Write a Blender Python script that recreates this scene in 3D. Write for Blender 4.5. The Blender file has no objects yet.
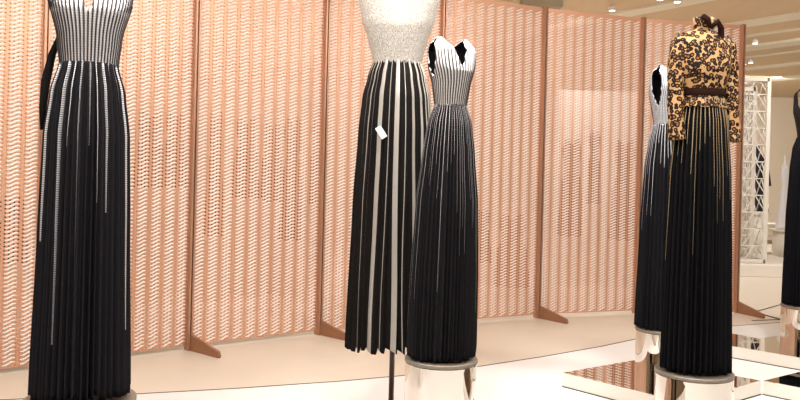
import bpy, math, random
from mathutils import Vector, Matrix
random.seed(7)
SC = bpy.context.scene
COL = SC.collection
PI = math.pi
F = 800.0; CX = 400.0; CY = 171.0; ROLL = 0.026; CAMZ = 1.5

def uv_of(x, y):                       # photograph pixel -> level-camera pixel
    return x + ROLL*(y-CY), y - ROLL*(x-CX)
def at(x, y, Y):                       # world point seen at pixel (x,y) at depth Y
    u, v = uv_of(x, y)
    return Vector(((u-CX)/F*Y, Y, CAMZ-(v-CY)/F*Y))

# ------------------------------------------------------------------ helpers
def link(o, parent=None):
    COL.objects.link(o)
    if parent: o.parent = parent
    return o
def tag(o, label=None, cat=None, group=None, kind=None):
    if label: o['label'] = label
    if cat: o['category'] = cat
    if group: o['group'] = group
    if kind: o['kind'] = kind
    return o
def empty(name, loc=(0, 0, 0), rz=0):
    o = bpy.data.objects.new(name, None); o.empty_display_size = .1
    o.location = loc; o.rotation_euler = (0, 0, rz)
    return link(o)
def copy_tree(o, parent=None):
    c = o.copy(); COL.objects.link(c)
    if parent: c.parent = parent
    for ch in [k for k in bpy.data.objects if k.parent == o]:
        copy_tree(ch, c)
    return c

class MB:
    """collects verts/faces, makes ONE mesh object"""
    def __init__(s): s.v = []; s.f = []; s.uv = []; s.m = []
    def add(s, vs, fs, uvs=None, mi=0):
        n = len(s.v); s.v += [tuple(p) for p in vs]
        for f in fs:
            s.f.append(tuple(i+n for i in f)); s.m.append(mi)
            s.uv.append([uvs[i] for i in f] if uvs else [(0, 0)]*len(f))
        return s
    def box(s, x0, x1, y0, y1, z0, z1, M=None, mi=0):
        vs = [Vector(p) for p in ((x0,y0,z0),(x1,y0,z0),(x1,y1,z0),(x0,y1,z0),(x0,y0,z1),(x1,y0,z1),(x1,y1,z1),(x0,y1,z1))]
        if M: vs = [M @ p for p in vs]
        return s.add(vs, [(0,3,2,1),(4,5,6,7),(0,1,5,4),(1,2,6,5),(2,3,7,6),(3,0,4,7)], None, mi)
    def bar(s, a, b, w, d=None, mi=0):
        a = Vector(a); b = Vector(b); d = d or w
        ax = (b-a).normalized(); up = Vector((0,0,1)) if abs(ax.z) < .9 else Vector((0,1,0))
        p = ax.cross(up).normalized(); q = p.cross(ax)
        vs = []
        for c in (a, b):
            for i, j in ((-1,-1),(1,-1),(1,1),(-1,1)): vs.append(c+p*w/2*i+q*d/2*j)
        return s.add(vs, [(0,3,2,1),(4,5,6,7),(0,1,5,4),(1,2,6,5),(2,3,7,6),(3,0,4,7)], None, mi)
    def lathe(s, prof, n=32, cx=0, cy=0, mi=0, cap=True, sy=1):
        vs = []; uvs = []
        for k, (r, z) in enumerate(prof):
            for i in range(n):
                t = 2*PI*i/n; vs.append((cx+r*math.cos(t), cy+sy*r*math.sin(t), z)); uvs.append((i/n, k/len(prof)))
        fs = []
        for k in range(len(prof)-1):
            for i in range(n):
                j = (i+1) % n; fs.append((k*n+i, k*n+j, (k+1)*n+j, (k+1)*n+i))
        if cap:
            fs.append(tuple(reversed(range(n)))); fs.append(tuple((len(prof)-1)*n+i for i in range(n)))
        return s.add(vs, fs, uvs, mi)
    def tube(s, pts, rad, n=20, cap=True, sy=1.0, wr=0, wn=0):
        """swept tube; rad = list of radii"""
        P = [Vector(p) for p in pts]; vs = []; uvs = []
        for k, c in enumerate(P):
            d = (P[min(k+1, len(P)-1)]-P[max(k-1, 0)]).normalized()
            a = d.cross(Vector((0, 1, 0))).normalized() if abs(d.y) < .9 else d.cross(Vector((1,0,0))).normalized()
            b = d.cross(a)
            for i in range(n):
                t = 2*PI*i/n
                r = rad[k]*(1+wr*math.sin(wn*k+2*t))
                vs.append(c+a*math.cos(t)*r+b*math.sin(t)*r*sy); uvs.append((i/n, k/len(P)))
        fs = []
        for k in range(len(P)-1):
            for i in range(n):
                j = (i+1) % n; fs.append((k*n+i, (k+1)*n+i, (k+1)*n+j, k*n+j))
        if cap:
            fs.append(tuple(range(n))); fs.append(tuple(reversed([(len(P)-1)*n+i for i in range(n)])))
        return s.add(vs, fs, uvs)
    def prism(s, poly, z0, z1, mside=0, mtop=0):
        n = len(poly)
        s.add([(x, y, z0) for x, y in poly]+[(x, y, z1) for x, y in poly],
              [tuple(reversed(range(n)))]+[(i, (i+1) % n, n+(i+1) % n, n+i) for i in range(n)], None, mside)
        s.add([(x, y, z1) for x, y in poly], [tuple(range(n))], None, mtop)
        return s
    def mesh(s, name, mats, smooth=False, merge=False):
        me = bpy.data.meshes.new(name); me.from_pydata(s.v, [], s.f)
        ul = me.uv_layers.new(name='UVMap'); flat = []
        for f in s.uv:
            for c in f: flat += [c[0], c[1]]
        ul.data.foreach_set('uv', flat)
        for m in (mats if isinstance(mats, (list, tuple)) else [mats]): me.materials.append(m)
        me.polygons.foreach_set('material_index', s.m)
        me.polygons.foreach_set('use_smooth', [smooth]*len(s.f))
        me.update()
        return me
    def build(s, name, mats, parent=None, smooth=False, bevel=0):
        o = bpy.data.objects.new(name, s.mesh(name, mats, smooth)); link(o, parent)
        if bevel:
            b = o.modifiers.new('bevel', 'BEVEL'); b.width = bevel; b.segments = 2; b.limit_method = 'ANGLE'
        return o

# ------------------------------------------------------------------ materials
def lin(r, g, b):
    f = lambda c: (c/255/12.92) if c/255 <= .04045 else ((c/255+.055)/1.055)**2.4
    return (f(r), f(g), f(b), 1)
class NT:
    def __init__(s, name):
        s.m = bpy.data.materials.new(name); s.m.use_nodes = True
        s.t = s.m.node_tree; s.b = s.t.nodes['Principled BSDF']; s.out = s.t.nodes['Material Output']
    def n(s, typ, **k):
        x = s.t.nodes.new(typ)
        for a, b in k.items(): setattr(x, a, b)
        return x
    def l(s, a, b): s.t.links.new(a, b)
    def math(s, op, a, b=None, c=None):
        x = s.n('ShaderNodeMath', operation=op)
        for i, q in enumerate((a, b, c)):
            if q is None: continue
            if isinstance(q, (int, float)): x.inputs[i].default_value = q
            else: s.l(q, x.inputs[i])
        return x.outputs[0]
    def mix(s, fac, a, b):
        x = s.n('ShaderNodeMix', data_type='RGBA')
        for i, q in ((0, fac), (6, a), (7, b)):
            if isinstance(q, (int, float)): x.inputs[i].default_value = q
            elif isinstance(q, tuple): x.inputs[i].default_value = q
            else: s.l(q, x.inputs[i])
        return x.outputs[2]
    def noise(s, scale, detail=3, rough=.55, vec=None):
        x = s.n('ShaderNodeTexNoise'); x.inputs['Scale'].default_value = scale
        x.inputs['Detail'].default_value = detail; x.inputs['Roughness'].default_value = rough
        if vec is None:
            vec = s.n('ShaderNodeTexCoord').outputs['Object']
        s.l(vec, x.inputs['Vector'])
        return x.outputs['Fac']
    def bump(s, h, strength=.2, dist=.01):
        x = s.n('ShaderNodeBump'); x.inputs['Strength'].default_value = strength; x.inputs['Distance'].default_value = dist
        s.l(h, x.inputs['Height']); s.l(x.outputs[0], s.b.inputs['Normal'])
    def set(s, rough=None, metal=None, spec=None, sheen=None, color=None):
        if rough is not None: s.b.inputs['Roughness'].default_value = rough
        if metal is not None: s.b.inputs['Metallic'].default_value = metal
        if spec is not None: s.b.inputs['Specular IOR Level'].default_value = spec
        if sheen is not None: s.b.inputs['Sheen Weight'].default_value = sheen
        if color is not None: s.b.inputs['Base Color'].default_value = color
        return s
def plain(name, c1, c2=None, scale=6, rough=.6, metal=0, spec=.5, bump=0, detail=3):
    t = NT(name).set(rough, metal, spec)
    c2 = c2 or c1
    f = t.noise(scale, detail)
    t.l(t.mix(f, c1, c2), t.b.inputs['Base Color'])
    if bump: t.bump(f, bump, .003)
    return t.m

COPPER = plain('rose_copper_sheet', lin(216,166,136), lin(204,151,120), 1.2, .38, .35, .5)
RIB = plain('rib_painted_highlight', lin(250,238,232), lin(244,228,218), 8, .35, .0, .7)  # pale tint paints in the light caught by the copper lips
POST = plain('dark_copper_post', lin(190,148,122), lin(176,134,108), 3, .35, .5)
FOOT = plain('copper_foot', lin(168,122,92), lin(152,108,80), 5, .4, .4)
CHROME = plain('polished_steel', lin(238,232,224), lin(226,220,212), 3, .04, 1.0)
MIRROR = plain('mirror_glass', lin(240,232,224), lin(238,230,222), 2, .02, 1.0)
WHITE = plain('white_painted_board', lin(240,234,224), lin(233,226,214), 3, .35)
LATT = plain('white_laser_cut_board', lin(226,220,210), lin(216,208,196), 5, .5)
BLACKIN = plain('black_lining', lin(16,14,15), lin(26,23,23), 30, .9, 0, .1)
BROWN = plain('dark_brown_velvet', lin(30,16,10), lin(42,23,15), 60, .9, 0, .08)
POLE = plain('dark_bronze_pole', lin(72,50,42), lin(56,38,32), 20, .4, .5)
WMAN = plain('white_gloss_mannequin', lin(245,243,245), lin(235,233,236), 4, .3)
GREY = plain('grey_painted_duct', lin(172,160,132), lin(150,140,116), 4, .6)
PLINTHCAP = plain('brushed_plinth_top', lin(150,140,128), lin(128,120,108), 40, .45, .5)
DARKLINE = plain('dark_joints_and_strips', lin(34,26,22), lin(50,40,34), 10, .7)

def floor_mat():
    t = NT('polished_terrazzo').set(.3, 0, .5)
    a = t.noise(2.2, 4); b = t.noise(120, 2)
    base = t.mix(a, lin(216,206,190), lin(228,218,204))
    t.l(t.mix(t.math('MULTIPLY', b, .35), base, lin(206,190,168)), t.b.inputs['Base Color'])
    return t.m
def deck_mat():
    t = NT('white_lacquered_deck').set(.42, 0, .5)
    a = t.noise(1.3, 3)
    t.l(t.mix(a, lin(238,237,236), lin(230,228,225)), t.b.inputs['Base Color'])
    return t.m
def ceil_mat():
    t = NT('timber_tint_ceiling').set(.55, 0, .4)
    co = t.n('ShaderNodeTexCoord'); mp = t.n('ShaderNodeMapping')
    mp.inputs['Rotation'].default_value = (0, 0, math.radians(-32)); mp.inputs['Scale'].default_value = (1.1, .12, 1)
    t.l(co.outputs['Object'], mp.inputs['Vector'])
    a = t.noise(1.6, 4, .6, mp.outputs[0])
    t.l(t.mix(a, lin(206,176,138), lin(226,200,164)), t.b.inputs['Base Color'])
    return t.m
def wall_mat(name, c1, c2):
    t = NT(name).set(.8, 0, .3)
    t.l(t.mix(t.noise(.8, 3), c1, c2), t.b.inputs['Base Color'])
    return t.m
FLOOR = floor_mat(); DECK = deck_mat(); CEIL = ceil_mat()
WALL = wall_mat('cream_plaster', lin(232,220,200), lin(226,210,186))
CSTRIP = wall_mat('pale_ceiling_strip', lin(240,232,214), lin(232,222,200))

def uvxy(t):
    u = t.n('ShaderNodeUVMap'); u.uv_map = 'UVMap'
    s = t.n('ShaderNodeSeparateXYZ'); t.l(u.outputs[0], s.inputs[0])
    return s.outputs[0], s.outputs[1]

def pleat_mat(name, base, base2, stripe, width=.16, length=(.1, 1.0), every=1, dots=90, metal=.5, fullhash=None, sheen=.2, taper=.6, rough=.75):
    """black pleated cloth whose pleat edges carry a metallic studded stripe; u counts pleats, v runs waist->hem"""
    t = NT(name).set(rough, 0, .12, 0)
    u, v = uvxy(t)
    k = t.math('DIVIDE', u, every)
    fr = t.math('SUBTRACT', t.math('FRACT', k), .5)
    d = t.math('ABSOLUTE', fr)
    wn = t.n('ShaderNodeTexWhiteNoise', noise_dimensions='1D'); t.l(t.math('FLOOR', k), wn.inputs['W'])
    h = wn.outputs['Value']
    h2 = t.math('POWER', h, 1.3)
    ln = t.math('MULTIPLY_ADD', h2, length[1]-length[0], length[0])
    w = t.math('MULTIPLY', width/every, t.math('SUBTRACT', 1.0, t.math('MULTIPLY', v, taper)))
    if not dots: w = t.math('MULTIPLY', w, t.math('MULTIPLY_ADD', h, 1.15, .3))
    if dots: w = t.math('MULTIPLY', w, t.math('SUBTRACT', 1.0, t.math('MULTIPLY', t.math('DIVIDE', v, ln), .72)))
    m = t.math('LESS_THAN', d, w)
    m = t.math('MULTIPLY', m, t.math('LESS_THAN', v, ln))
    if dots:
        q = t.math('SINE', t.math('MULTIPLY', t.math('ADD', v, t.math('MULTIPLY', h, 3)), dots*2*PI))
        q = t.math('MULTIPLY_ADD', q, .45, .62)
        q = t.math('MINIMUM', t.math('MAXIMUM', q, 0), 1)
        m = t.math('MULTIPLY', m, q)
    f = t.noise(60, 2)
    b = t.mix(f, base, base2)
    t.l(t.mix(m, b, stripe), t.b.inputs['Base Color'])
    t.l(t.math('MULTIPLY', m, metal), t.b.inputs['Metallic'])
    t.l(t.math('MULTIPLY_ADD', m, .35-rough, rough), t.b.inputs['Roughness'])
    return t.m
BLK = lin(23,21,25); BLK2 = lin(37,34,40)
SK1 = pleat_mat('black_knit_silver_lines', lin(20,18,21), lin(32,30,34), lin(232,230,232), .20, (.25, 1.0), 1.7, 150)
SK3 = pleat_mat('black_knit_fine_silver', lin(18,16,18), lin(29,27,30), lin(205,202,205), .085, (.10, .95), 1, 150)
SK2 = pleat_mat('black_velvet_glitter_bands', lin(15,12,11), lin(27,23,21), lin(172,166,158), .18, (1.2, 1.3), 1, 0, .25, taper=0.05)
SK4 = pleat_mat('black_knit_silver_top', lin(15,14,17), lin(24,23,27), lin(205,205,212), .2, (.10, .55), 1, 170)
SK5 = pleat_mat('black_knit_gold_lines', lin(7,7,9), lin(14,13,16), lin(180,158,122), .16, (.06, .75), 1, 190, .3)
SK6 = pleat_mat('plain_black_knit', lin(8,8,12), lin(16,15,21), lin(18,17,24), .1, (.1, .2), 1, 0, 0)
SKR = pleat_mat('red_brown_knit', lin(120,40,30), lin(140,56,40), lin(150,66,50), .1, (.1, .2), 1, 0, 0)

def bodice_mat(name, dark, light, width=.33, dots=26, top=True):
    t = NT(name).set(.35, 0, .5)
    u, v = uvxy(t)
    fr = t.math('ABSOLUTE', t.math('SUBTRACT', t.math('FRACT', u), .5))
    # the studs merge into solid silver towards the shoulders
    w = t.math('MULTIPLY_ADD', t.math('POWER', v, 3.0), .27 if top else 0, width)
    m = t.math('LESS_THAN', fr, w)
    q = t.math('SINE', t.math('MULTIPLY', v, dots*2*PI))
    q = t.math('MINIMUM', t.math('MULTIPLY_ADD', q, .18, .86), 1)
    m = t.math('MULTIPLY', m, q)
    t.l(t.mix(m, dark, light), t.b.inputs['Base Color'])
    t.l(t.math('MULTIPLY', m, .8), t.b.inputs['Metallic'])
    return t.m
BD1 = bodice_mat('silver_studded_stripes', lin(44,42,46), lin(240,238,240), .25, 44)
BD3 = bodice_mat('silver_fine_stripes', lin(50,47,48), lin(238,235,234), .23, 50)
BD4 = bodice_mat('bright_silver_stripes', lin(70,70,76), lin(240,244,250), .32, 40)
BD6 = bodice_mat('black_knit_stripes', lin(18,17,20), lin(44,42,46), .2, 10, False)

def leopard():
    t = NT('leopard_print_velvet').set(.6, 0, .15, 0)
    co = t.n('ShaderNodeTexCoord').outputs['Object']
    v = t.n('ShaderNodeTexVoronoi'); v.inputs['Scale'].default_value = 45
    nz = t.n('ShaderNodeTexNoise'); nz.inputs['Scale'].default_value = 30; t.l(co, nz.inputs['Vector'])
    mx = t.n('ShaderNodeMix', data_type='VECTOR'); mx.inputs[0].default_value = .009
    t.l(co, mx.inputs[4]); t.l(nz.outputs['Color'], mx.inputs[5]); t.l(mx.outputs[1], v.inputs['Vector'])
    d = v.outputs['Distance']
    n2 = t.noise(75, 2)
    ring = t.math('MULTIPLY', t.math('GREATER_THAN', d, .26), t.math('LESS_THAN', d, .60))
    ring = t.math('MULTIPLY', ring, t.math('GREATER_THAN', n2, .26))
    inner = t.math('LESS_THAN', d, .26)
    base = t.mix(t.noise(5, 2), lin(164,126,84), lin(190,152,108))
    c = t.mix(inner, base, lin(132,92,54))
    c = t.mix(ring, c, lin(26,14,8))
    t.l(c, t.b.inputs['Base Color'])
    return t.m
LEO = leopard()

def glitter():
    t = NT('sheer_white_glitter_mesh').set(.3, .1, .6)
    co = t.n('ShaderNodeTexCoord').outputs['Object']
    mp = t.n('ShaderNodeMapping'); mp.inputs['Scale'].default_value = (1, 1, .35); t.l(co, mp.inputs['Vector'])
    v = t.n('ShaderNodeTexVoronoi', feature='DISTANCE_TO_EDGE'); v.inputs['Scale'].default_value = 170; t.l(mp.outputs[0], v.inputs['Vector'])
    n = t.noise(80, 4, .75, mp.outputs[0])
    line = t.math('LESS_THAN', v.outputs['Distance'], .11)
    c = t.mix(n, lin(128,123,115), lin(186,180,170))
    c = t.mix(t.math('MULTIPLY', line, .6), c, lin(214,207,198))
    t.l(c, t.b.inputs['Base Color'])
    a = t.math('MAXIMUM', line, t.math('MULTIPLY_ADD', n, .5, .55))
    t.l(t.math('MINIMUM', a, 1), t.b.inputs['Alpha'])
    t.bump(n, .6, .004)
    return t.m
GLIT = glitter()
def emit(name, c, s):
    t = NT(name); t.b.inputs['Emission Color'].default_value = c; t.b.inputs['Emission Strength'].default_value = s
    return t.m
LAMP = emit('lamp_lens', (1, .93, .85, 1), 14)

# ------------------------------------------------------------------ room shell
CH = 3.8
def slab(name, x0, x1, y0, y1, z0, z1, m):
    o = MB().box(x0, x1, y0, y1, z0, z1).build(name, m); tag(o, kind='structure'); return o
slab('floor', -9, 16, -5, 22, -.2, 0, FLOOR)
slab('ceiling', -9, 16, -5, 22, CH, CH+.2, CEIL)
slab('wall_back', -9, 16, 22, 22.2, 0, CH, WALL)
slab('wall_left', -9.2, -9, -5, 22, 0, CH, WALL)
slab('wall_right', 16, 16.2, -5, 22, 0, CH, WALL)
slab('wall_front', -9, 16, -5.2, -5, 0, CH, WALL)

# seam between the beige terrazzo and the white deck (measured on the photo, a gentle curve)
seam_px = [(-300, 408), (-120, 404), (0, 400.5), (130, 394.8), (235, 389), (340, 381.7), (400, 376.3), (480, 366.7), (540, 357.5), (600, 347), (640, 338.5)]
seam = []
for x, y in seam_px:
    u, v = uv_of(x, y); Y = CAMZ*F/(v-CY); seam.append(((u-CX)/F*Y, Y))
lx, ly = seam[-1]
seam += [(lx+.9, ly+.62), (lx+2.2, ly+1.2), (14, 12.5)]
dk = MB(); poly = seam+[(14, -2), (-6, -2), (-6, seam[0][1])]
DT = .004
dk.prism(list(reversed([(x, y-.006) for x, y in poly])), 0.0005, DT)
d = dk.build('deck', DECK); tag(d, kind='structure')
sm = MB()
for (a, b) in zip(seam[:-1], seam[1:]):
    a = Vector((*a, .003)); b = Vector((*b, .003)); sm.bar(a, b+(b-a).normalized()*.004, .016, .004)
tag(sm.build('trim_1', DARKLINE), kind='structure')
# short dark strips on the floor beside the end of the screen
sm = MB()
for (p, q, w) in (((752, 320.3), (781, 319.3), .02), ((757, 311), (800, 299), .014), ((760, 313.5), (781, 319.3), .03)):
    r = []
    for x, y in (p, q):
        u, v = uv_of(x, y); Y = (CAMZ-.004)*F/(v-CY); r.append(Vector(((u-CX)/F*Y, Y, .0035)))
    sm.bar(r[0], r[1], w, .003)
tag(sm.build('trim_2', DARKLINE), kind='structure')

# pale strips on the ceiling
dirv = Vector((-.534, .845, 0)); nrm = Vector((.845, .534, 0))
def ceil_pt(x, y, h=CH):
    u, v = uv_of(x, y); Y = (h-CAMZ)*F/(CY-v); return Vector(((u-CX)/F*Y, Y, h))
k = 3
for (x, y, w, dz) in ((775, 18, .34, .035), (775, 31, .10, .03), (775, 43.5, .42, .04), (775, 65, .2, .04), (650, 7.5, .30, .035), (780, 78, .5, .03), (560, -6, .3, .03), (770, 54, .12, .02)):
    c = ceil_pt(x, y); a = c-dirv*9; b = c+dirv*14
    def clip(p, q):
        # keep within the room
        if q.y > 21.9: q = p+(q-p)*((21.9-p.y)/(q.y-p.y))
        if p.y < -4.9: p = q+(p-q)*((-4.9-q.y)/(p.y-q.y))
        if p.x > 15.9: p = q+(p-q)*((15.9-q.x)/(p.x-q.x))
        if q.x < -8.9: q = p+(q-p)*((-8.9-p.x)/(q.x-p.x))
        return p, q
    a, b = clip(a, b)
    off = Vector((0, 0, -dz/2))
    o = MB().bar(a+off, b+off, w, dz).build('trim_%d' % k, CSTRIP); tag(o, kind='structure'); k += 1

# ------------------------------------------------------------------ copper screen
H = 3.25; PWID = 1.23
PTS = [Vector((-2.584, 5.78)), Vector((-1.69, 6.515)), Vector((-.708, 7.26)), Vector((.381, 7.825)), Vector((1.47, 8.39)), Vector((2.626, 8.81)), Vector((3.83, 9.06))]
PTS = [PTS[0]-Vector((.94, .80))] + PTS
NC = 10; PC = .12; PR = .0295; Z0 = .035; NR = int((H-Z0-.02)/PR)
def sheet_mesh():
    mb = MB(); w = 4; cw = PC/w; x0 = -NC*PC/2
    nx = NC*w; rows = NR
    # shared corner grid + front sheet with diamond holes
    vs = []; fs = []
    idx = {}
    for j in range(rows+1):
        for i in range(nx+1):
            idx[i, j] = len(vs); vs.append((x0+i*cw, 0, Z0+j*PR+(0, -.0112, 0, .0112)[i % w]*(0 < j < rows)))
    for j in range(rows):
        for i in range(nx):
            c = i % w
            ox = 0; oz = (-.0085, -.0066, .0066, .0085)[c]*(0 < j < rows-1)
            cx = x0+(i+.5)*cw+ox; cz = Z0+(j+.5)*PR+oz; a = (.0078, .0075, .0075, .0085)[c]; b = .0066
            n = len(vs); vs += [(cx-a, 0, cz), (cx, 0, cz-b), (cx+a, 0, cz), (cx, 0, cz+b)]
            p00, p10, p11, p01 = idx[i, j], idx[i+1, j], idx[i+1, j+1], idx[i, j+1]
            L, B, R, T = n, n+1, n+2, n+3
            fs += [(p00, B, L), (p00, p10, B), (p10, R, B), (p10, p11, R), (p11, T, R), (p11, p01, T), (p01, L, T), (p01, p00, L)]
    mb.add(vs, fs)
    # margins left and right of the pattern, and top/bottom rails
    hw = PWID/2; xr = NC*PC/2
    for s in (-1, 1):
        xa, xb = sorted((s*hw, s*xr)); mb.add([(xa, 0, Z0), (xb, 0, Z0), (xb, 0, H), (xa, 0, H)], [(0, 1, 2, 3)])
    zt = Z0+rows*PR
    if H > zt: mb.add([(-xr, 0, zt), (xr, 0, zt), (xr, 0, H), (-xr, 0, H)], [(0, 1, 2, 3)])
    return mb.mesh('perforated_sheet', COPPER)
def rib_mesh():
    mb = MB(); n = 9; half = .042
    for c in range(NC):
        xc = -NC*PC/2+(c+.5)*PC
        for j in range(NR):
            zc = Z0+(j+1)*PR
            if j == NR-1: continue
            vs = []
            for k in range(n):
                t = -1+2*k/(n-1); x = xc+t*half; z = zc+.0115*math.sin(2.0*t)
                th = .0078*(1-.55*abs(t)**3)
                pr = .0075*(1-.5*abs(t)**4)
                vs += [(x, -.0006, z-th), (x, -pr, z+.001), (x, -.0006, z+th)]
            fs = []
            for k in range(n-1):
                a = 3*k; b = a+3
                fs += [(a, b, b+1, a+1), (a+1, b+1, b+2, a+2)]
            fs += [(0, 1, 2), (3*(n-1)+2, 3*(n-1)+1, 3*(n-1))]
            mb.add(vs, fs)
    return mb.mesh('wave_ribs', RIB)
SHEET = sheet_mesh(); RIBS = rib_mesh()
post = MB()
for x0, x1, y0, y1 in ((-.021, -.006, -.045, .03), (.006, .021, -.045, .03), (-.006, .006, -.01, .03)):
    post.box(x0, x1, y0, y1, .0, H+.005)
POSTM = post.mesh('post', POST)
ft = MB(); prof = [(-.04, 0), (-.40, 0), (-.415, .012), (-.40, .05), (-.04, .135)]
vs = [(-.012, y, z) for y, z in prof]+[(.012, y, z) for y, z in prof]; n = len(prof)
ft.add(vs, [tuple(reversed(range(n))), tuple(range(n, 2*n))]+[(i, (i+1) % n, n+(i+1) % n, n+i) for i in range(n)])
FOOTM = ft.mesh('foot', FOOT)
SLAB = ["copper wave-pattern screen panel at the far left edge, left of the silver-bodice dress",
        "copper wave-pattern screen panel directly behind the leftmost black dress with silver bodice",
        "copper screen panel between leftmost dress and pole-held skirt, with nothing in front",
        "copper wave-pattern screen panel behind the glittery white top and pole-held striped skirt",
        "copper wave-pattern screen panel just right of the central V-neck silver dress",
        "copper wave-pattern screen panel second from right, white glow and dark dresses showing through",
        "rightmost copper wave-pattern screen panel, behind the leopard print jacket"]
for i in range(7):
    a, b = PTS[i], PTS[i+1]; d = b-a; ang = math.atan2(d.y, d.x); c = (a+b)/2
    e = empty('screen_panel', (c.x, c.y, 0), ang); tag(e, SLAB[i], 'screen', 'copper screen panels')
    s = d.length/PWID
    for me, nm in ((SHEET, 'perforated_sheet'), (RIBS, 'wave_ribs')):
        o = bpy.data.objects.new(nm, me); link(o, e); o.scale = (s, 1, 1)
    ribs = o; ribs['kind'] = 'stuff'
    o = bpy.data.objects.new('post', POSTM); link(o, e); o.location = (d.length/2, -.002, 0)
    f = bpy.data.objects.new('foot', FOOTM); link(f, o); f.location = (0, .002, 0); f.rotation_euler = (0, 0, .2)

# ------------------------------------------------------------------ plinths and mirror platforms
def plinth(x, y, z0, z1, r, label, name='chrome_plinth'):
    e = empty(name, (x, y, z0)); tag(e, label, 'plinth', 'polished chrome cylinder plinths')
    h = z1-z0
    MB().lathe([(r, 0.0), (r, h-.024)], 96, cap=False).build('drum', CHROME, e, True)
    MB().lathe([(r-.004, h-.024), (r+.004, h-.018), (r+.004, h-.004), (r, h)], 96).build('rim', PLINTHCAP, e)
    return e
def platform(poly, label, z0=DT, h=.1):
    e = empty('mirror_platform', (poly[0][0], poly[0][1], z0)); tag(e, label, 'platform', 'low mirror-topped platforms')
    ox, oy = poly[0]
    P = [(x-ox, y-oy) for x, y in poly]
    a = sum(P[i][0]*P[(i+1) % len(P)][1]-P[(i+1) % len(P)][0]*P[i][1] for i in range(len(P)))
    if a < 0: P.reverse()
    MB().prism(P, 0.003, h-.004).build('platform_body', WHITE, e)
    cxx = sum(p[0] for p in P)/len(P); cyy = sum(p[1] for p in P)/len(P)
    MB().prism(P, h-.004, h).build('mirror_top', MIRROR, e)
    q = MB()
    for i in range(len(P)):
        A = Vector((*P[i], .003)); B = Vector((*P[(i+1) % len(P)], .003)); q.bar(A, B, .012, .005)
    q.build('base_joint', DARKLINE, e)
    return e
platform([(1.19, 5.66), (1.797, 4.995), (2.555, 5.583), (1.904, 6.16)], "diamond-shaped mirror-topped low platform, its left tip lying on open floor")
platform([(2.575, 5.583), (3.15, 5.02), (3.80, 5.50), (3.25, 6.07)], "low mirror-topped platform at the bottom right corner, tip touching the diamond platform")
platform([(2.5, 7.03), (3.82, 5.74), (4.75, 6.45), (4.2, 7.74), (3.207, 7.06), (2.80, 7.60)], "notched mirror-topped low platform under the black dress at the right edge")

platform([(.05, 3.75), (.85, 3.6), (.98, 4.72), (.052, 4.80)], "unseen mirror-topped low platform added beneath the central V-neck gown's chrome drum")  # added out of view so the drum has something to mirror
platform([(1.15, 4.35), (1.75, 3.75), (2.40, 4.40), (1.78, 4.93)], "unseen mirror-topped low platform added beneath the leopard outfit's chrome drum")  # below the frame, added for reflections in this drum
# ------------------------------------------------------------------ dresses
def interp(tab, x):
    if x <= tab[0][0]: return tab[0][1]
    for (a, p), (b, q) in zip(tab[:-1], tab[1:]):
        if x <= b:
            t = (x-a)/(b-a); t = t*t*(3-2*t)*.5+t*.5; return p+(q-p)*t
    return tab[-1][1]
def skirt(prof, zt, zb, N, amp, mat, parent, depth=.82, rows=46, spp=10, hem=0.0, shape='sin', seed=1, hemmode=None, name='skirt', lining=BLACKIN, drift=.0, topzig=0, lean=0):
    """prof: (v, halfwidth)"""
    rnd = random.Random(seed); mb = MB(); n = N*spp
    jit = [rnd.uniform(.55, 1.25) for _ in range(N)]; ph = [rnd.uniform(-.35, .35) for _ in range(N)]
    hz = [rnd.uniform(-1, 1)*hem for _ in range(N)]
    wv = [rnd.uniform(0, 6) for _ in range(N)]
    ww = [rnd.uniform(.55, 1.5) for _ in range(N)]; tot = sum(ww); cum = [0]
    for q in ww: cum.append(cum[-1]+q/tot)
    vs = []; uvs = []
    for j in range(rows+1):
        v = j/rows; R = interp(prof, v)
        for i in range(n+1):
            k = (i//spp) % N; f = (i % spp)/spp
            t = 2*PI*(cum[k]+(cum[k+1]-cum[k])*f) if i < n else 2*PI
            A = amp[0]+(amp[1]-amp[0])*v**.7
            if shape == 'sin': w = math.sin(2*PI*f - PI/2)
            else: w = (1-abs(2*f-1)**2.2)*2-1
            if shape == 'knife': w = (f*1.35-1 if f < .8 else (1-f)*5*1.08-1)*1.6+.4
            rr = R + A*w*jit[k] - A*.6
            tt = t + (drift*math.sin(wv[k]+v*5)*v*math.sin(PI*f))
            x = math.cos(tt)*rr+lean*(1-v); y = math.sin(tt)*rr*depth
            dz = 0
            if v > .9: dz = hz[k]*(v-.9)*10
            if hemmode == 'saw': dz += -(f-.5)*.035*max(0, (v-.8)*5)
            if topzig and v < .12: dz += topzig*(1-v/.12)*(1-abs(2*f-1)*2)
            z = zt+(zb-zt)*v+dz
            vs.append((x, y, z)); uvs.append((i/spp, v))
    fs = []
    for j in range(rows):
        for i in range(n):
            a = j*(n+1)+i; fs.append((a, a+n+1, a+n+2, a+1))
    mb.add(vs, fs, uvs)
    # lining: slightly smaller, hides the inside
    o = mb.build(name, [mat, lining], parent, True)
    s = o.modifiers.new('cloth', 'SOLIDIFY'); s.thickness = .003; s.offset = -1; s.material_offset = 1; s.material_offset_rim = 0
    return o
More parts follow.
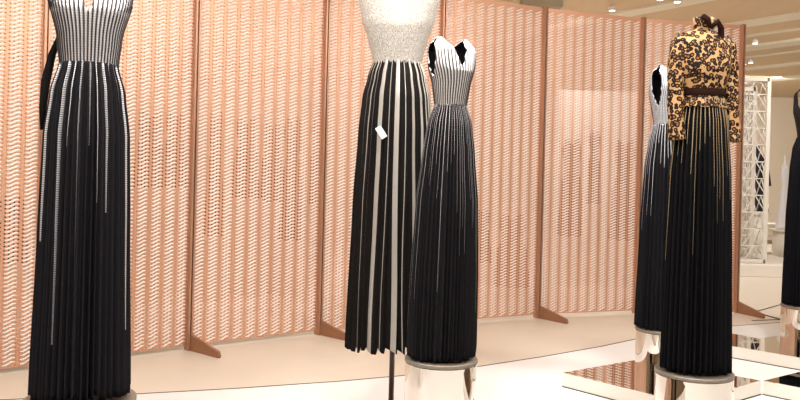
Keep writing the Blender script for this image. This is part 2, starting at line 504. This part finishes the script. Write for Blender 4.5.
def bodice(zw, ztop, A, B, vneck, arm, strap, mat, parent, nst=34, backneck=None, name='bodice', ripple=.003, lining=BLACKIN, rows=60, cols=40):
    """two sheets (front -y, back +y). A,B: tables of half width / half depth against h(0..1). vneck: h where V starts (>1: none);
    arm: h where armhole starts; strap: (xin,xout) at top as angle fractions"""
    mb = MB(); backneck = vneck if backneck is None else backneck
    for side in (-1, 1):            # front, back
        for lr in (-1, 1):
            vs = []; uvs = []
            vn = vneck if side < 0 else backneck
            for j in range(rows+1):
                h = j/rows; a = interp(A, h); b = interp(B, h)
                fin = 0
                if h > vn: fin = strap[0]*((h-vn)/(1-vn))**.85
                fout = 1
                if h > arm:
                    q = (h-arm)/(1-arm); fout = 1-(1-strap[1])*math.sin(min(1, q*1.6)*PI/2)**.8
                if h > .84 and vn < 1:
                    q = (h-.84)/.16; mid = (fin+fout)/2; nw = 1-.62*q**2.4; fin = mid+(fin-mid)*nw; fout = mid+(fout-mid)*nw
                for i in range(cols+1):
                    p = fin+(fout-fin)*i/cols; t = p*PI/2
                    rp = 1+ripple/.1*math.cos(p*PI/2/(2*PI)*nst*2*PI)
                    x = lr*a*math.sin(t)*rp; y = side*b*math.cos(t)*rp
                    vs.append((x, y, zw+(ztop-zw)*h))
                    uvs.append((lr*p*nst/4*side+50, h))
            fs = []
            for j in range(rows):
                for i in range(cols):
                    q = j*(cols+1)+i; f = (q, q+1, q+cols+2, q+cols+1)
                    fs.append(f if side*lr < 0 else tuple(reversed(f)))
            mb.add(vs, fs, uvs)
    o = mb.build(name, [mat, lining], parent, True)
    w = o.modifiers.new('weld', 'WELD'); w.merge_threshold = .0004
    s = o.modifiers.new('cloth', 'SOLIDIFY'); s.thickness = .004; s.offset = -1; s.material_offset = 1; s.material_offset_rim = 0
    return o
GOWN = None
# 1 left dress --------------------------------------------------
def px_x(u, Y): return (u-CX)/F*Y
e = empty('evening_gown', (px_x(86.5, 3.55), 3.55, .462), math.radians(17))
tag(e, "tall black pleated gown with silver studded bodice and plunging front, leftmost, on a plinth", 'dress', None)
skirt([(0, .122), (.09, .156), (.22, .178), (.5, .188), (1, .205)], 1.935-.458, 0.022, 46, (.006, .024), SK1, e, .85, hem=.02, seed=3)
bodice(1.925-.458, 2.40-.458, [(0, .122), (.25, .134), (.6, .172), (.85, .19), (1, .17)], [(0, .095), (.5, .125), (.8, .10), (1, .012)],
       .46, .55, (.30, .86), BD1, e, 54, .42, ripple=.004)
tb = MB().tube([(-.13, .05, 1.60), (-.16, .07, 1.52), (-.185, .08, 1.40), (-.195, .085, 1.28), (-.197, .085, 1.18)], [.010, .016, .020, .016, .008], 10)
tb.build('sash_end', BLACKIN, e, True)
plinth(px_x(86, 3.55), 3.55, DT, .458, .235, "chrome cylinder plinth under the leftmost black gown, cut off by the bottom edge")

# 3 centre-right dress -----------------------------------------
Y3 = 4.3; zb = .505
e = empty('v_neck_gown', (px_x(445.5, Y3), Y3, zb), math.radians(30))
tag(e, "black pleated gown with fine silver striped V-neck bodice, right of the pole-held skirt", 'dress', None)
skirt([(0, .088), (.08, .122), (.2, .142), (.4, .168), (.7, .182), (.96, .186), (1, .180)], 1.865-zb, 0.010, 44, (.005, .018), SK3, e, .9, hem=.006, seed=5, drift=.01, lean=.02)
bv = bodice(1.855-zb, 2.222-zb, [(0, .090), (.3, .103), (.62, .135), (.85, .142), (1, .118)], [(0, .078), (.5, .11), (.8, .09), (1, .010)],
       .55, .42, (.28, .74), BD3, e, 44, .75, ripple=.003); bv.location.x = .022
plinth(px_x(446, Y3), Y3, DT+.1, zb, .192, "chrome cylinder plinth in the centre, under the V-neck silver striped gown")

# 2 glitter top with striped skirt on a pole --------------------
Y2 = 4.68; zb = .487
e = empty('glitter_top_gown', (px_x(394.5, Y2), Y2, zb), 0)
tag(e, "sheer white glittery top with black and grey striped pleated skirt on thin central pole", 'dress', None)
skirt([(0, .140), (.05, .172), (.13, .203), (.25, .222), (.5, .245), (1, .272)], 2.135-zb, 0.0, 26, (.004, .021), SK2, e, .8, rows=60, spp=14, hemmode='saw', shape='knife', hem=.012, seed=11, drift=.05, topzig=.012)
bodice(2.12-zb, 2.66-zb, [(0, .138), (.1, .152), (.26, .176), (.47, .212), (.7, .236), (1, .22)], [(0, .11), (.4, .135), (.75, .12), (1, .012)],
       .80, .82, (.35, .92), GLIT, e, 60, .8, ripple=0, lining=GLIT)
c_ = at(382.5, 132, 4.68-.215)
tg = MB().box(-.018, .018, -.004, .004, -.038, .034, Matrix.Translation((c_.x-px_x(396, Y2), -.196, c_.z-zb)) @ Matrix.Rotation(-.6, 4, 'Y')).build('white_mark', WMAN, e, bevel=.002); tg['label'] = 'small white mark'  # small tilted white block set against the skirt front
s = empty('pole_stand', (px_x(397, Y2), Y2, DT)); tag(s, "thin dark brown pole stand holding up the glitter-top striped skirt", 'stand')
MB().tube([(0, 0, 0.01), (0, 0, 1.95)], [.0155, .0155], 16).build('pole', POLE, s, True)
MB().lathe([(.06, 0), (.06, .01), (.02, .016)], 40).build('base_plate', POLE, s)
# shoulders hanger holding the dress from inside
MB().bar((-.12, 0, 1.9), (.12, 0, 1.9), .012).build('hanger_bar', POLE, s)

# 4 dress behind the leopard jacket ------------------------------
Y4 = 5.94; zb = .39
e = empty('silver_shoulder_gown', (px_x(664, Y4), Y4, zb), math.radians(42))
tag(e, "black pleated gown with bright silver bodice, partly hidden behind the leopard jacket outfit", 'dress', None)
skirt([(0, .092), (.08, .122), (.22, .150), (.5, .170), (1, .192)], 1.905-zb, 0.010, 40, (.005, .018), SK4, e, .9, hem=.006, seed=8)
bodice(1.895-zb, 2.33-zb, [(0, .090), (.3, .108), (.65, .150), (.88, .160), (1, .12)], [(0, .080), (.5, .115), (.8, .095), (1, .010)],
       .93, .30, (.25, .74), BD4, e, 56, .95, ripple=.003)
plinth(px_x(664, Y4), Y4-.01, DT+.1, zb, .176, "chrome cylinder plinth standing on the diamond mirror platform, behind the leopard outfit")

# 5 leopard outfit ----------------------------------------------
Y5 = 4.55; zb = .412
e = empty('leopard_outfit', (px_x(700, Y5), Y5, zb), math.radians(14))
tag(e, "leopard print long-sleeved jacket over long black pleated skirt, on a chrome drum", 'outfit')
skirt([(0, .125), (.1, .150), (.3, .172), (.6, .185), (1, .197)], 1.955-zb, 0.016, 42, (.008, .021), SK5, e, .88, hem=.012, seed=9)
jk = bodice(1.90-zb, 2.345-zb, [(0, .150), (.10, .130), (.2, .122), (.5, .158), (.8, .178), (.93, .14), (1, .058)],
            [(0, .125), (.10, .108), (.2, .10), (.5, .13), (.8, .105), (1, .05)], 2, 2, (0, 1), LEO, e, 10, 2, name='jacket', ripple=.0015, rows=44)
for sx in (-1, 1):
    tp = [(sx*.120, 0, 2.305-zb), (sx*.150, 0, 2.265-zb), (sx*.170, -.004, 2.17-zb), (sx*.178, -.008, 2.03-zb), (sx*.178, -.018, 1.89-zb), (sx*.178, -.03, 1.76-zb), (sx*.176, -.032, 1.715-zb)]
    # refine
    pts = []; rad = []; R0 = [.036, .050, .049, .045, .045, .047, .050]
    for k in range(len(tp)-1):
        for q in range(4):
            t = q/4; pts.append(Vector(tp[k]).lerp(Vector(tp[k+1]), t)); rad.append(R0[k]*(1-t)+R0[k+1]*t)
    pts.append(Vector(tp[-1])); rad.append(R0[-1])
    MB().tube(pts, rad, 24, sy=1.0, wr=.05, wn=1.3).build('sleeve', LEO, e, True)
# open dark sleeve ends, stand collar, scarf bow, belt
cl = MB().lathe([(.058, 2.335-zb), (.062, 2.37-zb), (.066, 2.40-zb), (.060, 2.415-zb), (.048, 2.40-zb), (.045, 2.35-zb)], 40, sy=.8, cap=False)
cl.build('collar', LEO, e, True)
kn = MB()
kn.tube([(-.004, -.065, 2.35-zb), (.03, -.085, 2.38-zb), (.062, -.07, 2.35-zb), (.075, -.055, 2.29-zb), (.062, -.085, 2.23-zb)], [.012, .018, .017, .018, .009], 14)
kn.tube([(-.004, -.065, 2.35-zb), (-.03, -.08, 2.39-zb), (-.045, -.06, 2.41-zb), (-.03, -.04, 2.42-zb)], [.012, .016, .016, .008], 14)
kn.build('neck_bow', BROWN, e, True)
MB().lathe([(.130, 1.965-zb), (.134, 1.97-zb), (.132, 2.002-zb), (.127, 2.007-zb)], 64, sy=.84, cap=False).build('belt', BROWN, e, True); bl = bpy.data.objects[-1] if False else [c for c in e.children if c.name.startswith('belt')][0]
plinth(px_x(699, Y5), Y5, DT+.1, zb, .212, "chrome cylinder plinth under the leopard jacket outfit, widest drum at the lower right")

# 6 right edge dress --------------------------------------------
Y6 = 7.1; zb = .405
e = empty('black_gown', (px_x(809, Y6), Y6, zb), math.radians(38))
tag(e, "plain black pleated gown with looped shoulder straps at the right edge, on chrome drum", 'dress')
skirt([(0, .115), (.07, .150), (.2, .168), (.5, .190), (1, .205)], 1.89-zb, 0.009, 40, (.005, .018), SK6, e, .9, hem=.005, seed=10)
bodice(1.88-zb, 2.34-zb, [(0, .112), (.3, .12), (.65, .19), (.85, .218), (1, .17)], [(0, .095), (.5, .13), (.8, .11), (1, .012)],
       .35, .45, (.55, .85), BD6, e, 60, .4)
plinth(px_x(809, Y6), Y6, DT+.1, zb, .2, "chrome cylinder plinth under the black gown at the right edge")

# ------------------------------------------------------------------ beyond the screen: dresses seen as dark dots
def back_dress(x, yt, yb, Y, hw, mat, bmat, label, seed):
    p = at(x, yt, Y); q = at(x, yb, Y); L = p.z-q.z; X = (p.x+q.x)/2
    e = empty('display_dress', (X, Y, q.z)); tag(e, label, 'dress', 'dresses seen through the copper screen')
    zw = L*.66
    skirt([(0, hw*.55), (.2, hw*.8), (1, hw)], zw, 0.002, 20, (.003, .012), mat, e, .85, rows=10, spp=4, seed=seed)
    bodice(zw-.005, L, [(0, hw*.55), (.6, hw*.78), (1, hw*.6)], [(0, hw*.45), (.5, hw*.55), (1, .012)], .7, .6, (.3, .85), bmat, e, 30, rows=10, cols=8)
    b = MB().lathe([(.2, 0), (.2, q.z)], 40).build('white_plinth', LATT); b.location = (X, Y, 0)
    tag(b, "white drum under the "+label.replace('glimpsed through the screen','behind the screen').replace('glimpsed through the','behind the'), 'plinth', 'white drums behind the screen')
BK = [(12, 196, 262, 8.2, .17, "dark dress glimpsed through the leftmost screen panel"),
      (150, 112, 188, 9.0, .19, "dark dress glimpsed through the screen just right of the leftmost gown"),
      (175, 112, 188, 9.7, .16, "dark dress glimpsed through the screen left of the second screen post"),
      (215, 112, 236, 9.2, .11, "narrow dark dress glimpsed through the screen just right of the second post"),
      (246, 116, 198, 9.6, .17, "dark dress glimpsed through the screen, left of three in a cluster"),
      (272, 122, 202, 9.9, .15, "dark dress glimpsed through the screen, middle of three in a cluster"),
      (292, 116, 240, 9.6, .14, "long dark dress glimpsed through the screen, right of three in a cluster"),
      (318, 118, 204, 10.2, .12, "dark dress glimpsed through the screen at the third post"),
      (571, 138, 236, 11.0, .17, "long dark dress glimpsed through the screen, left before the white partition"),
      (594, 130, 204, 11.4, .10, "narrow dark dress glimpsed through the screen, middle before the white partition"),
      (624, 140, 240, 11.0, .19, "wide dark dress glimpsed through the screen, right before the white partition"),
      (483, 210, 262, 10.9, .12, "small dark dress glimpsed through the screen beside the red-brown one")]
for i, (x, a, b, Y, hw, lb) in enumerate(BK):
    back_dress(x, a, b, Y, hw, SK6, BD6, lb, 20+i)
back_dress(512, 214, 286, 9.9, .22, SKR, SKR, "red-brown low dress glimpsed through the screen right of the central gowns", 60)
p0 = at(560, 90, 12.2); p1 = at(640, 250, 12.2)
o = MB().box(p0.x, p1.x, 12.2, 12.3, 0, p0.z).build('white_partition', LATT); tag(o, "tall white partition board behind the dark dresses beyond the screen", 'partition')

# ------------------------------------------------------------------ right background
o = MB().box(4.3, 6.6, 12.42, 14.4, 0, .19).build('low_platform', WHITE, bevel=.01); tag(o, "low white platform under the white lattice towers", 'platform')
def lattice(x0, x1, y0, y1, z0, z1, label, bw, row, cols):
    e = empty('lattice_tower', (x0, y0, z0)); tag(e, label, 'lattice', 'white lattice towers')
    w = x1-x0; dpt = y1-y0; h = z1-z0
    fr = MB()
    for (cx, cy) in ((0, 0), (w, 0), (w, dpt), (0, dpt)): fr.box(cx-bw, cx+bw, cy-bw, cy+bw, 0, h)
    for z in (bw, h-bw):
        for A, B in (((0, 0), (w, 0)), ((w, 0), (w, dpt)), ((w, dpt), (0, dpt)), ((0, dpt), (0, 0))): fr.bar((*A, z), (*B, z), bw*2)
    fr.build('frame', LATT, e)
    nr = int(h/row)
    for face, (A, B) in enumerate((((0, 0), (w, 0)), ((w, 0), (w, dpt)), ((w, dpt), (0, dpt)), ((0, dpt), (0, 0)))):
        g = MB(); A = Vector(A); B = Vector(B); nc = cols if face % 2 == 0 else max(1, round(cols*dpt/w))
        for j in range(1, nr): z = h*j/nr; g.bar((*A, z), (*B, z), .014)
        for j in range(nr):
            za = h*j/nr; zb2 = h*(j+1)/nr
            for c in range(nc):
                P = A.lerp(B, c/nc); Q = A.lerp(B, (c+.5)/nc); R = A.lerp(B, (c+1)/nc)
                g.bar((*P, za), (*Q, zb2), .012); g.bar((*Q, zb2), (*R, za), .012)
        g.build('lattice_face', LATT, e)
lattice(4.75, 5.78, 12.62, 13.3, .20, 3.12, "tall outer white lattice tower beside the right end of the copper screen", .028, .26, 3)
lattice(4.95, 5.62, 12.75, 13.1, .20, 2.98, "narrow inner white lattice tower standing inside the taller lattice tower", .030, .2, 3)

# mannequin in black coat behind the lattice
def mannequin(x, Y, ytop, ybot, sc, mat, skirtmat, label, name, arms, ped):
    p = at(x, ytop, Y); q = at(x, ybot, Y); L = p.z-q.z; X = (p.x+q.x)/2
    e = empty(name, (X, Y, q.z), math.radians(20)); tag(e, label, 'mannequin')
    A = [(0, .30), (.2, .26), (.42, .17), (.52, .15), (.58, .12), (.68, .155), (.80, .165), (.865, .15), (.885, .05), (1, .042)]
    mb = MB(); prof = [(interp(A, k/40)*sc, L*k/40) for k in range(41)]
    mb.lathe(prof, 28, sy=.62); mb.build('torso', mat, e, True)
    if arms:
        for s in (-1, 1):
            MB().tube([(s*.13*sc, 0, L*.855), (s*.19*sc, 0, L*.80), (s*.25*sc, -.01, L*.66), (s*.27*sc, -.03, L*.5), (s*.27*sc, -.05, L*.40)], [.03, .045, .042, .045, .05], 14).build('sleeve', skirtmat, e, True)
    if ped:
        b = empty('white_pedestal', (X, Y, 0)); tag(b, "white pedestal under the "+label, 'pedestal', 'white pedestals in the far gallery')
        MB().lathe([(.2, 0), (.2, q.z-.04)], 36).build('column', WHITE, b, True)
        MB().lathe([(.26, q.z-.04), (.26, q.z)], 36).build('top_plate', WHITE, b)
    return e
BLKM = plain('black_wool', lin(24,24,34), lin(38,38,52), 20, .8)
mannequin(757, 15.0, 146, 212, .85, BLKM, BLKM, "mannequin in black long-sleeved coat behind the white lattice towers", 'coat_mannequin', True, True)
mannequin(784.5, 15.5, 156, 229, .62, WMAN, WMAN, "slim glossy white mannequin beside the black gown at the right edge", 'white_mannequin', False, True)
def bench(x0, x1, Y, h, label):
    e = empty('display_bench', (x0, Y, 0)); tag(e, label, 'bench', 'white display benches'); w = x1-x0
    MB().box(0, w, 0, .6, h-.07, h).build('bench_top', WHITE, e, bevel=.006)
    for xx in (.05, w-.13):
        MB().box(xx, xx+.08, .06, .54, 0, h-.07).build('leg', WHITE, e)
    MB().box(.02, w-.02, .02, .58, h*.35, h*.35+.04).build('shelf', GREY, e)
bench(5.6, 8.2, 16.2, .62, "long white display bench with a grey shelf, behind the white mannequin")
bench(5.8, 8.6, 18.6, .95, "taller white display bench against the far end of the gallery")

# ------------------------------------------------------------------ ceiling fittings
p0 = at(523, -6, 10.3); p1 = at(563, 8, 10.3)
o = MB().box(p0.x, p1.x, 10.3, 10.9, p1.z+.02, CH).build('ceiling_duct', GREY, bevel=.008); tag(o, "grey box-shaped duct under the ceiling above the screen top", 'duct')
SPL = ["spotlight on the ceiling at the top edge, left of a pair above the leopard jacket", "spotlight on the ceiling at the top edge, right of a pair above the leopard jacket",
       "ceiling spotlight alone to the right of the copper screen's top corner", "ceiling spotlight above the lattice towers, left of a close pair", "ceiling spotlight above the lattice towers, right of a close pair",
       "glowing spotlight low over the top edge of the screen, left of the leopard jacket"]
for i, (x, y) in enumerate(((660, 1.5), (677, 4), (755, 45), (743.5, 65.5), (750.5, 64), (612, 12.5))):
    c = ceil_pt(x, y, CH-.11)
    e = empty('ceiling_spotlight', (c.x, c.y, CH-.01), 0); tag(e, SPL[i], 'spotlight', 'ceiling spotlights')
    MB().lathe([(.035, -.06), (.035, -.0)], 20).build('stem', WHITE, e); e.scale = (.6, .6, .6)
    MB().lathe([(.06, -.13), (.075, -.12), (.075, -.04), (.05, -.03)], 28).build('lamp_housing', WHITE, e, False); hs = [c for c in e.children if c.name.startswith('lamp_housing')][0]
    MB().lathe([(.058, -.136), (.058, -.13)], 28).build('lens', LAMP, hs)

# ------------------------------------------------------------------ lights
def area(loc, target, size, power, color=(1, .9, .78), sizey=None, spread=180):
    l = bpy.data.lights.new('gallery_light', 'AREA'); l.energy = power; l.color = color; l.size = size; l.spread = math.radians(spread)
    if sizey: l.shape = 'RECTANGLE'; l.size_y = sizey
    o = bpy.data.objects.new('gallery_light', l); link(o); o.location = loc
    d = Vector(target)-Vector(loc); o.rotation_euler = d.to_track_quat('-Z', 'Y').to_euler(); return o
W1 = (1, .975, .945)
area((-3.0, 2.0, 3.7), (-2.0, 6.0, 1.2), .9, 115, W1)
area((-.2, 1.8, 3.7), (-.2, 6.5, 1.2), .9, 150, W1)
area((2.6, 2.6, 3.7), (1.8, 8.0, 1.2), .9, 160, W1)
area((4.8, 4.6, 3.7), (3.2, 8.8, 1.2), .9, 110, W1)
# overhead lights on the deck; those nearest the camera are added fill
area((-1.4, 4.4, 3.75), (-1.4, 4.4, 0), .5, 60, (1, .99, .98))
area((1.0, 4.6, 3.75), (1.0, 4.8, 0), .5, 90, (1, .99, .98))
area((3.0, 5.4, 3.75), (3.0, 5.6, 0), .5, 80, (1, .99, .98))
area((-1.0, .6, 3.75), (-1.0, .6, 0), 1.0, 90, (1, .99, .98))
area((1.6, .6, 3.75), (1.6, .6, 0), 1.0, 90, (1, .99, .98))
for (dx, dy, tx, ty) in ((-1.2, 2.75, -1.39, 3.55), (.1, 3.5, .25, 4.3), (-.35, 3.8, 0, 4.65), (1.6, 3.7, 1.7, 4.55), (1.95, 5.15, 1.97, 5.94), (3.3, 6.2, 3.63, 7.1)):
    l = bpy.data.lights.new('dress_spot', 'SPOT'); l.energy = 170; l.spot_size = math.radians(42); l.spot_blend = .7; l.shadow_soft_size = .04; l.color = (1, .985, .96)
    o = bpy.data.objects.new('dress_spot', l); link(o); o.location = (dx, dy, 3.72)
    o.rotation_euler = (Vector((tx, ty, 1.7))-Vector(o.location)).to_track_quat('-Z', 'Y').to_euler()
# gallery beyond
area((-2.0, 10.5, 3.72), (-2.0, 12, 0), 2.0, 420, W1)
area((-5.5, 12.5, 3.72), (-5.5, 14, 0), 2.0, 400, W1)  # added fill light, unseen, brightens the space behind the left panels
area((2.0, 11.5, 3.72), (2.0, 13, 0), 2.0, 420, W1)
area((7.0, 11.5, 3.72), (7.0, 13, 0), 1.2, 190, W1)
area((7.5, 17.5, 3.72), (7.5, 20, 0), 2.0, 420, W1)
w = bpy.data.worlds.new('World'); SC.world = w; w.use_nodes = True
w.node_tree.nodes['Background'].inputs[0].default_value = (1, .9, .8, 1); w.node_tree.nodes['Background'].inputs[1].default_value = .3

# ------------------------------------------------------------------ camera
cam = bpy.data.cameras.new('camera'); co = bpy.data.objects.new('camera', cam); link(co)
co.location = (0, 0, CAMZ); co.rotation_euler = (PI/2, -ROLL, 0)
cam.sensor_width = 36; cam.lens = 36; cam.shift_y = -(200-CY)/800; cam.clip_end = 100
SC.camera = co
SC.view_settings.view_transform = 'Standard'; SC.view_settings.look = 'None'; SC.view_settings.gamma = 1; SC.view_settings.exposure = -0.72
SC.view_settings.use_curve_mapping = False
